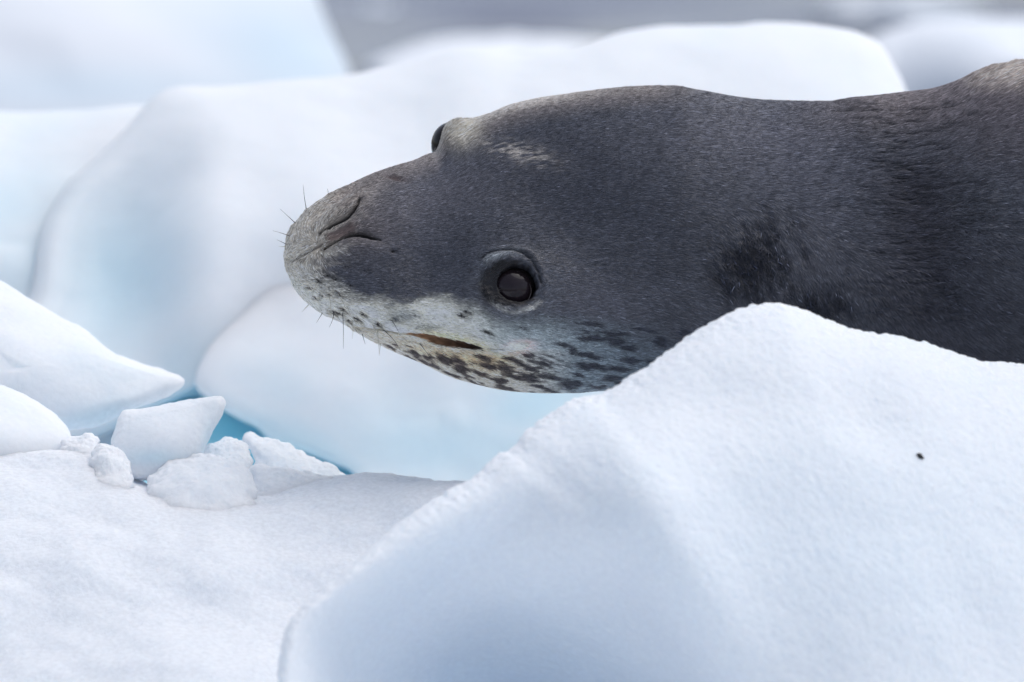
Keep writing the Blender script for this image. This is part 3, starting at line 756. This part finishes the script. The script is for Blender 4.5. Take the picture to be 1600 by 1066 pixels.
    # ---- short fur
    NH = 430000
    ui0, ui1 = 1, np.searchsorted(xs, 1670)
    area = np.linalg.norm(np.cross(np.diff(P, axis=0)[:, :-1], np.diff(P, axis=1)[:-1]), axis=2)[:ui1]
    wgt = area.copy()
    vi = np.arange(wgt.shape[1])
    wgt[:, (vi > NF + 12) & (vi < NF + NB - 12)] = 0
    dens = np.ones(wgt.shape)
    sub = (slice(0, ui1), slice(0, wgt.shape[1]))
    dens *= sstep(1.02, 1.2, eo_[sub]) * (0.25 + 0.75 * sstep(0.95, 1.15, eq[sub])) * np.where(front[sub], 1, 1)
    dens[mm[sub] > 0.3] = 0
    dens *= 1 - 0.97 * np.exp(-(n1[sub] / 4.5) ** 2)
    dens *= 1 - 0.97 * np.exp(-(n2[sub] / 3.6) ** 2)
    dens *= 1 - np.where(inm[sub], 0.9, 0.4) * np.exp(-(ml[sub] / 3.0) ** 2)
    dens *= 1 - np.clip(1.2 * g(808, 541, 9, 4, -8)[sub], 0, 0.95)
    flap = (1 - sstep(4, 9, np.abs(((PX - 536) * 0.47 + (PY - 367) * 0.88)))) * (1 - sstep(18, 30, np.abs((PX - 534) * 0.88 - (PY - 367) * 0.47)))
    dens *= np.where(front, 1 - 0.85 * flap, 1)[sub]
    dens *= np.interp(PX[sub], [449, 900, 1100], [1.35, 1.1, 0.85])
    wgt = wgt * dens
    cum = np.cumsum(wgt.ravel()); cum /= cum[-1]
    cell = np.searchsorted(cum, rng.random(NH))
    cu, cv = np.unravel_index(np.minimum(cell, wgt.size - 1), wgt.shape)
    fu, fv = rng.random(NH), rng.random(NH)
    def bil(Fd):
        f = Fd.reshape(nr, nc, -1)
        r = (f[cu, cv] * ((1 - fu) * (1 - fv))[:, None] + f[cu + 1, cv] * (fu * (1 - fv))[:, None]
             + f[cu, cv + 1] * ((1 - fu) * fv)[:, None] + f[cu + 1, cv + 1] * (fu * fv)[:, None])
        return r
    hp, hn, hc = bil(P), bil(N2), bil(C)
    hn /= np.linalg.norm(hn, axis=1, keepdims=True)
    hx_, hy_ = bil(PX)[:, 0], bil(PY)[:, 0]
    hear, hfold, hback = bil(ear)[:, 0], bil(np.clip(fold, 0, 1))[:, 0], bil(back_fur)[:, 0]
    heq = bil(eq)[:, 0]
    # flow of the coat
    CT = [(560, 420, 1, .05), (640, 300, 1, -.25), (700, 400, 1, .0), (720, 205, .7, -.75), (705, 215, .6, -.85), (760, 185, 1, -.35), (800, 235, 1, -.2), (900, 250, 1, -.02), (1000, 150, 1, .02), (1150, 250, 1, .1),
          (1050, 400, 1, .15), (620, 490, 1, .15), (720, 500, 1, .2), (650, 555, 1, .5), (750, 575, 1, .42), (850, 570, 1, .25), (960, 560, 1, .1), (1080, 500, 1, .3), (1170, 420, .4, 1), (1250, 470, .6, 1), (1350, 500, .6, .9),
          (1400, 330, 1, .08), (1400, 180, 1, -.12), (1300, 250, 1, .05), (1550, 120, .9, -.6), (1550, 250, 1, .05), (1550, 450, .9, .5), (900, 450, 1, .1), (850, 400, 1, -.15), (560, 300, .9, -.6), (520, 320, .8, -.7)]
    fx = np.zeros(NH); fy = np.zeros(NH); ws = np.full(NH, 1e-9)
    for (x, y, vx, vy) in CT:
        l = math.hypot(vx, vy)
        w = 1.0 / (((hx_ - x) ** 2 + (hy_ - y) ** 2) / 60.0 ** 2 + 0.15) ** 2
        fx += w * vx / l; fy += w * vy / l; ws += w
    fx /= ws; fy /= ws
    # radiating from the nose
    rx, ry = hx_ - 500, hy_ - 384
    rl = np.hypot(rx, ry) + 1e-6
    w = np.exp(-(rl / 48) ** 2)
    fx = fx * (1 - w) + w * rx / rl; fy = fy * (1 - w) + w * ry / rl
    # around the eye: along the lids
    w = np.exp(-((heq - 1.15) / 0.45) ** 2)
    ax_, ay_ = hx_ - 801, hy_ - 448
    al = np.hypot(ax_, ay_) + 1e-6
    tx, ty = np.where(ay_ < 0, -ay_, ay_) / al, np.where(ay_ < 0, ax_, -ax_) / al
    fx = fx * (1 - .75 * w) + .75 * w * (tx + .35 * ax_ / al); fy = fy * (1 - .75 * w) + .75 * w * (ty + .35 * ay_ / al)
    ang = np.arctan2(fy, fx)
    ang += 0.11 * rng.standard_normal(NH) + 0.12 * noise(hx_ / 22, hy_ / 12, seed=121) + 0.07 * noise(hx_ / 5, hy_ / 4, seed=122)
    ang += hear * 0.5 * rng.standard_normal(NH) + hback * 0.35 * noise(hx_ / 12, hy_ / 7, seed=123) + hfold * 0.2 * noise(hx_ / 25, hy_ / 5, seed=124)
    d3 = np.cos(ang)[:, None] * RV - np.sin(ang)[:, None] * UV
    d3 -= hn * (d3 * hn).sum(1, keepdims=True)
    dl = np.linalg.norm(d3, axis=1)
    sideways = np.cross(hn, UV)
    bad = dl < 0.25
    d3[bad] += 0.5 * np.sign((sideways[bad] @ RV))[:, None] * sideways[bad]
    d3 /= np.linalg.norm(d3, axis=1, keepdims=True) + 1e-9
    ln = np.interp(hx_, [449, 520, 640, 900, 1200, 1600], [7, 8, 8.5, 10, 11.5, 13]) * rng.uniform(0.6, 1.25, NH)
    ln *= 1 + 0.8 * np.exp(-((hx_ - 718) / 24) ** 2 - ((hy_ - 203) / 18) ** 2) + 0.5 * hback
    ln *= np.where(heq < 1.5, 0.7, 1)
    lift = (0.05 + 0.08 * rng.random(NH) + 0.16 * hear + 0.12 * hback + 0.08 * hfold)
    lift += 0.25 * np.exp(-((hx_ - 718) / 24) ** 2 - ((hy_ - 203) / 18) ** 2)
    p0 = hp - hn * (0.4 * K)
    p1 = hp + d3 * (ln * 0.5 * K)[:, None] + hn * (ln * 0.5 * lift * K)[:, None]
    p2 = hp + d3 * (ln * K)[:, None] + hn * (ln * 0.85 * lift * K)[:, None]
    pts = np.stack([p0, p1, p2], 1).reshape(-1, 3).astype(np.float32)
    cv_ = bpy.data.hair_curves.new('fur')
    cv_.add_curves([3] * NH)
    cv_.points.foreach_set('position', pts.ravel())
    rad = np.tile(np.array([0.46, 0.40, 0.10]), (NH, 1)) * (K * rng.uniform(0.7, 1.2, NH))[:, None]
    ra = cv_.attributes.get('radius') or cv_.attributes.new('radius', 'FLOAT', 'POINT')
    ra.data.foreach_set('value', rad.astype(np.float32).ravel())
    br = np.exp((0.36 + 0.24 * np.exp(-((hx_ - 490) / 70) ** 2)) * rng.standard_normal(NH))
    br *= np.where(rng.random(NH) < 0.012, 2.4, 1.0)
    br *= np.where((rng.random(NH) < 0.025) & (hear > 0.35), 5.5, 1.0)  # a few bright hairs paint the glints of the wet patch
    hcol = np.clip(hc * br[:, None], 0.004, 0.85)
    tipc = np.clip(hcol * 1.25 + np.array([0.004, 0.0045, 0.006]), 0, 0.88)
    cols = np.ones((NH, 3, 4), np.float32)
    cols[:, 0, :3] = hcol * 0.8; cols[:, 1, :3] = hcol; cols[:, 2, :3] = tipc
    ca = cv_.attributes.new('coat', 'FLOAT_COLOR', 'POINT')
    ca.data.foreach_set('color', cols.ravel())
    m2, t, bs = new_mat('seal_fur')
    at_ = t.nodes.new('ShaderNodeAttribute'); at_.attribute_name = 'coat'
    t.links.new(at_.outputs['Color'], bs.inputs['Base Color'])
    bs.inputs['Roughness'].default_value = 0.32
    bs.inputs['Specular IOR Level'].default_value = 0.6
    link('fur', cv_, m2, root, kind='stuff')

    # ---- eyes
    me2, t, bs = new_mat('seal_eye')
    tc = t.nodes.new('ShaderNodeTexCoord')
    sx = t.nodes.new('ShaderNodeSeparateXYZ'); t.links.new(tc.outputs['Object'], sx.inputs[0])
    rp = t.nodes.new('ShaderNodeValToRGB')
    e = rp.color_ramp.elements
    e[0].position = 0.0; e[0].color = (*lin(36, 29, 35), 1)
    e[1].position = 1.0; e[1].color = (*lin(16, 13, 15), 1)
    for pos, c in ((0.74, lin(36, 29, 35)), (0.80, lin(30, 24, 27)), (0.90, lin(30, 23, 25)), (0.93, lin(22, 18, 19))):
        k_ = e.new(pos); k_.color = (*c, 1)
    mr = t.nodes.new('ShaderNodeMapRange'); mr.inputs[1].default_value = 1.0; mr.inputs[2].default_value = -1.0
    t.links.new(sx.outputs['Z'], mr.inputs[0])
    t.links.new(mr.outputs[0], rp.inputs[0])
    # object space is scaled to a unit sphere: z = 1 at the cornea
    e[0].position = 0.0
    for el, pos in zip(list(e), (0.0, 0.10, 0.12, 0.17, 0.20, 1.0)):
        el.position = pos
    t.links.new(rp.outputs[0], bs.inputs['Base Color'])
    bs.inputs['Roughness'].default_value = 0.02
    bs.inputs['IOR'].default_value = 1.38
    bs.inputs['Specular IOR Level'].default_value = 0.4
    def eye_mesh():
        n, mr_ = 64, 40
        V = [(0, 0, 1.0)]
        for i in range(1, mr_):
            a_ = math.pi * i / mr_
            # slight corneal bulge
            r_ = 1.0 + 0.05 * math.exp(-(a_ / 0.55) ** 2)
            for j_ in range(n):
                V.append((r_ * math.sin(a_) * math.cos(2 * math.pi * j_ / n), r_ * math.sin(a_) * math.sin(2 * math.pi * j_ / n), r_ * math.cos(a_)))
        V[0] = (0, 0, 1.05)
        V.append((0, 0, -1.0))
        q = [[1 + i * n + j_, 1 + (i + 1) * n + j_, 1 + (i + 1) * n + (j_ + 1) % n, 1 + i * n + (j_ + 1) % n] for i in range(mr_ - 2) for j_ in range(n)]
        tr = [[0, 1 + j_, 1 + (j_ + 1) % n] for j_ in range(n)] + [[len(V) - 1, 1 + (mr_ - 2) * n + (j_ + 1) % n, 1 + (mr_ - 2) * n + j_] for j_ in range(n)]
        return grid_mesh('eye', np.array(V), np.array(q), np.array(tr))
    em = eye_mesh()
    # surface depth under the near eye (before the socket was cut)
    iu = np.searchsorted(xs, EYE[0]); iv = np.argmin(np.abs(PY[iu, :NF] - EYE[1]))
    d_s = DD[iu, iv]
    nrm = N[iu, iv]
    R_E = 39.0
    cpos = local(EYE[0] - 3.5, EYE[1], d_s) + nrm * ((14 + 1.0 - R_E) * K)
    eo = link('eye', em, me2, root)
    eo.location = cpos
    gaze = Vector(tuple(nrm * 0.3 + np.array([0.0, -0.9, 0.0])))
    eo.rotation_euler = gaze.to_track_quat('Z', 'Y').to_euler()
    eo.scale = (R_E * K,) * 3
    # wet rim of the lower lid
    mt_lid, t, bs = new_mat('wet_lid')
    nzn = t.nodes.new('ShaderNodeTexNoise'); nzn.inputs['Scale'].default_value = 300
    rpw = t.nodes.new('ShaderNodeValToRGB'); rpw.color_ramp.elements[0].color = (0.05, 0.04, 0.045, 1); rpw.color_ramp.elements[1].color = (0.16, 0.13, 0.13, 1)
    t.links.new(nzn.outputs[0], rpw.inputs[0]); t.links.new(rpw.outputs[0], bs.inputs['Base Color'])
    bs.inputs['Roughness'].default_value = 0.12
    a0 = np.linspace(math.radians(150), math.radians(-25), 40)
    lx = 1.0 + 25.5 * np.cos(a0) + 3; ly = 2.0 + 24.5 * np.sin(a0)
    ctr_e = (cpos - local(EYE[0], EYE[1], 0.0))
    dep0 = (cpos @ FV) / K
    rad2 = np.clip((R_E * 1.02) ** 2 - (lx ** 2 + ly ** 2), 0, None)
    cl = (cpos @ RV) / K + 800; rl_ = 533 - (cpos @ UV) / K
    pth = local(cl + lx, rl_ + ly, dep0 - np.sqrt(rad2) - 0.2)
    tg = np.gradient(pth, axis=0); tg /= np.linalg.norm(tg, axis=1, keepdims=True)
    s1 = np.cross(tg, FV); s1 /= np.linalg.norm(s1, axis=1, keepdims=True); s2 = np.cross(tg, s1)
    ph = np.arange(8) * math.pi / 4
    rr = K * 0.9 * np.sin(np.linspace(0.15, math.pi - 0.15, 40))
    Vl = pth[:, None] + rr[:, None, None] * (np.cos(ph)[None, :, None] * s1[:, None] + np.sin(ph)[None, :, None] * s2[:, None])
    ql = np.array([[i * 8 + k_, i * 8 + (k_ + 1) % 8, (i + 1) * 8 + (k_ + 1) % 8, (i + 1) * 8 + k_] for i in range(39) for k_ in range(8)])
    link('eyelid', grid_mesh('eyelid', Vl.reshape(-1, 3), ql), mt_lid, root)
    # far eye on the upper silhouette
    iu = np.searchsorted(xs, 700)
    d_top = (dc + sh * h)[iu]
    e2 = bpy.data.objects.new('eye', em); COL.objects.link(e2); e2.parent = root
    e2.location = local(710.5, 226.5, d_top + 14)
    e2.rotation_euler = Vector(tuple(UV * 0.8 + FV * 0.3 - RV * 0.6)).to_track_quat('Z', 'Y').to_euler()
    e2.scale = (37.5 * K,) * 3

    # ---- whiskers: root, bend and tip in photo pixels, depth offset at the tip
    mw, t, bs = new_mat('whisker')
    nzn = t.nodes.new('ShaderNodeTexNoise'); nzn.inputs['Scale'].default_value = 60
    rpw = t.nodes.new('ShaderNodeValToRGB'); rpw.color_ramp.elements[0].color = (0.05, 0.05, 0.055, 1); rpw.color_ramp.elements[1].color = (0.12, 0.115, 0.11, 1)
    t.links.new(nzn.outputs[0], rpw.inputs[0]); t.links.new(rpw.outputs[0], bs.inputs['Base Color'])
    bs.inputs['Roughness'].default_value = 0.4
    mwp, t, bs = new_mat('pale_whisker')
    rpw = t.nodes.new('ShaderNodeValToRGB'); rpw.color_ramp.elements[0].color = (0.45, 0.43, 0.36, 1); rpw.color_ramp.elements[1].color = (0.6, 0.58, 0.5, 1)
    nzn = t.nodes.new('ShaderNodeTexNoise'); nzn.inputs['Scale'].default_value = 60
    t.links.new(nzn.outputs[0], rpw.inputs[0]); t.links.new(rpw.outputs[0], bs.inputs['Base Color'])
    def surf_d(px, py):
        iu_ = min(max(np.searchsorted(xs, px), 1), nr - 2)
        iv_ = np.argmin(np.abs(PY[iu_, :NF] - py))
        return DD[iu_, iv_]
    WH = [((481, 332), (477, 312), (475.5, 290), 0, 0), ((466, 352), (454, 341), (440, 328), 0, 0), ((457, 371), (446, 366), (429, 362), 0, 0), ((452, 384), (445, 380), (435, 376), 0, 0), ((515, 309), (514, 302), (513, 296), 0, 0),
          ((451, 386), (444, 387), (438, 386), 0, 1), ((538, 486), (540, 512), (539.5, 545), 0, 0), ((524, 490), (524, 500), (517, 512), 0, 0), ((507, 488), (503, 496), (497, 505), 0, 0), ((485, 476), (480, 482), (474, 488), 0, 1),
          ((568, 521), (570, 529), (573, 538), 0, 0), ((592, 515), (594, 532), (595, 556), 0, 1), ((613, 499), (619, 507), (626, 521), 0, 0), ((541, 470), (549, 492), (556, 500), 0, 1), ((560, 505), (580, 519), (606, 518), 0, 1),
          ((570, 510), (590, 517), (618, 520), 0, 1), ((600, 515), (618, 528), (628, 548), 0, 0), ((596, 536), (596, 544), (594.5, 555), 0, 1), ((655, 533), (664, 545), (672, 556), 0, 0),
          ((516, 461), (522, 478), (520, 498), 0, 1), ((529, 458), (540, 472), (546, 490), 0, 1), ((552, 498), (556, 512), (553, 530), 0, 1), ((582, 503), (592, 520), (596, 540), 0, 1), ((499, 441), (492, 456), (490, 470), 0, 1)]
    for (a_, b_, c_, dz, pal) in WH:
        d0 = surf_d(a_[0], min(max(a_[1], T[min(np.searchsorted(xs, a_[0]), nr - 1)]), B[min(np.searchsorted(xs, a_[0]), nr - 1)]))
        ns, sides = 12, 6
        ts = np.linspace(0, 1, ns)
        qx = (1 - ts) ** 2 * a_[0] + 2 * ts * (1 - ts) * b_[0] + ts ** 2 * c_[0]
        qy = (1 - ts) ** 2 * a_[1] + 2 * ts * (1 - ts) * b_[1] + ts ** 2 * c_[1]
        qd = d0 + 4 - 16 * np.sqrt(ts)
        ctr = local(qx, qy, qd)
        tg = np.gradient(ctr, axis=0); tg /= np.linalg.norm(tg, axis=1, keepdims=True)
        s1 = np.cross(tg, FV); s1 /= np.linalg.norm(s1, axis=1, keepdims=True) + 1e-9
        s2 = np.cross(tg, s1)
        rr = (0.55 * (1 - ts) + 0.15) * K
        ph = np.arange(sides) * 2 * math.pi / sides
        Vw = ctr[:, None] + rr[:, None, None] * (np.cos(ph)[None, :, None] * s1[:, None] + np.sin(ph)[None, :, None] * s2[:, None])
        q = np.array([[i * sides + k_, i * sides + (k_ + 1) % sides, (i + 1) * sides + (k_ + 1) % sides, (i + 1) * sides + k_] for i in range(ns - 1) for k_ in range(sides)])
        link('whisker', grid_mesh('whisker', Vw.reshape(-1, 3), q), mwp if pal else mw, root)
build_seal()
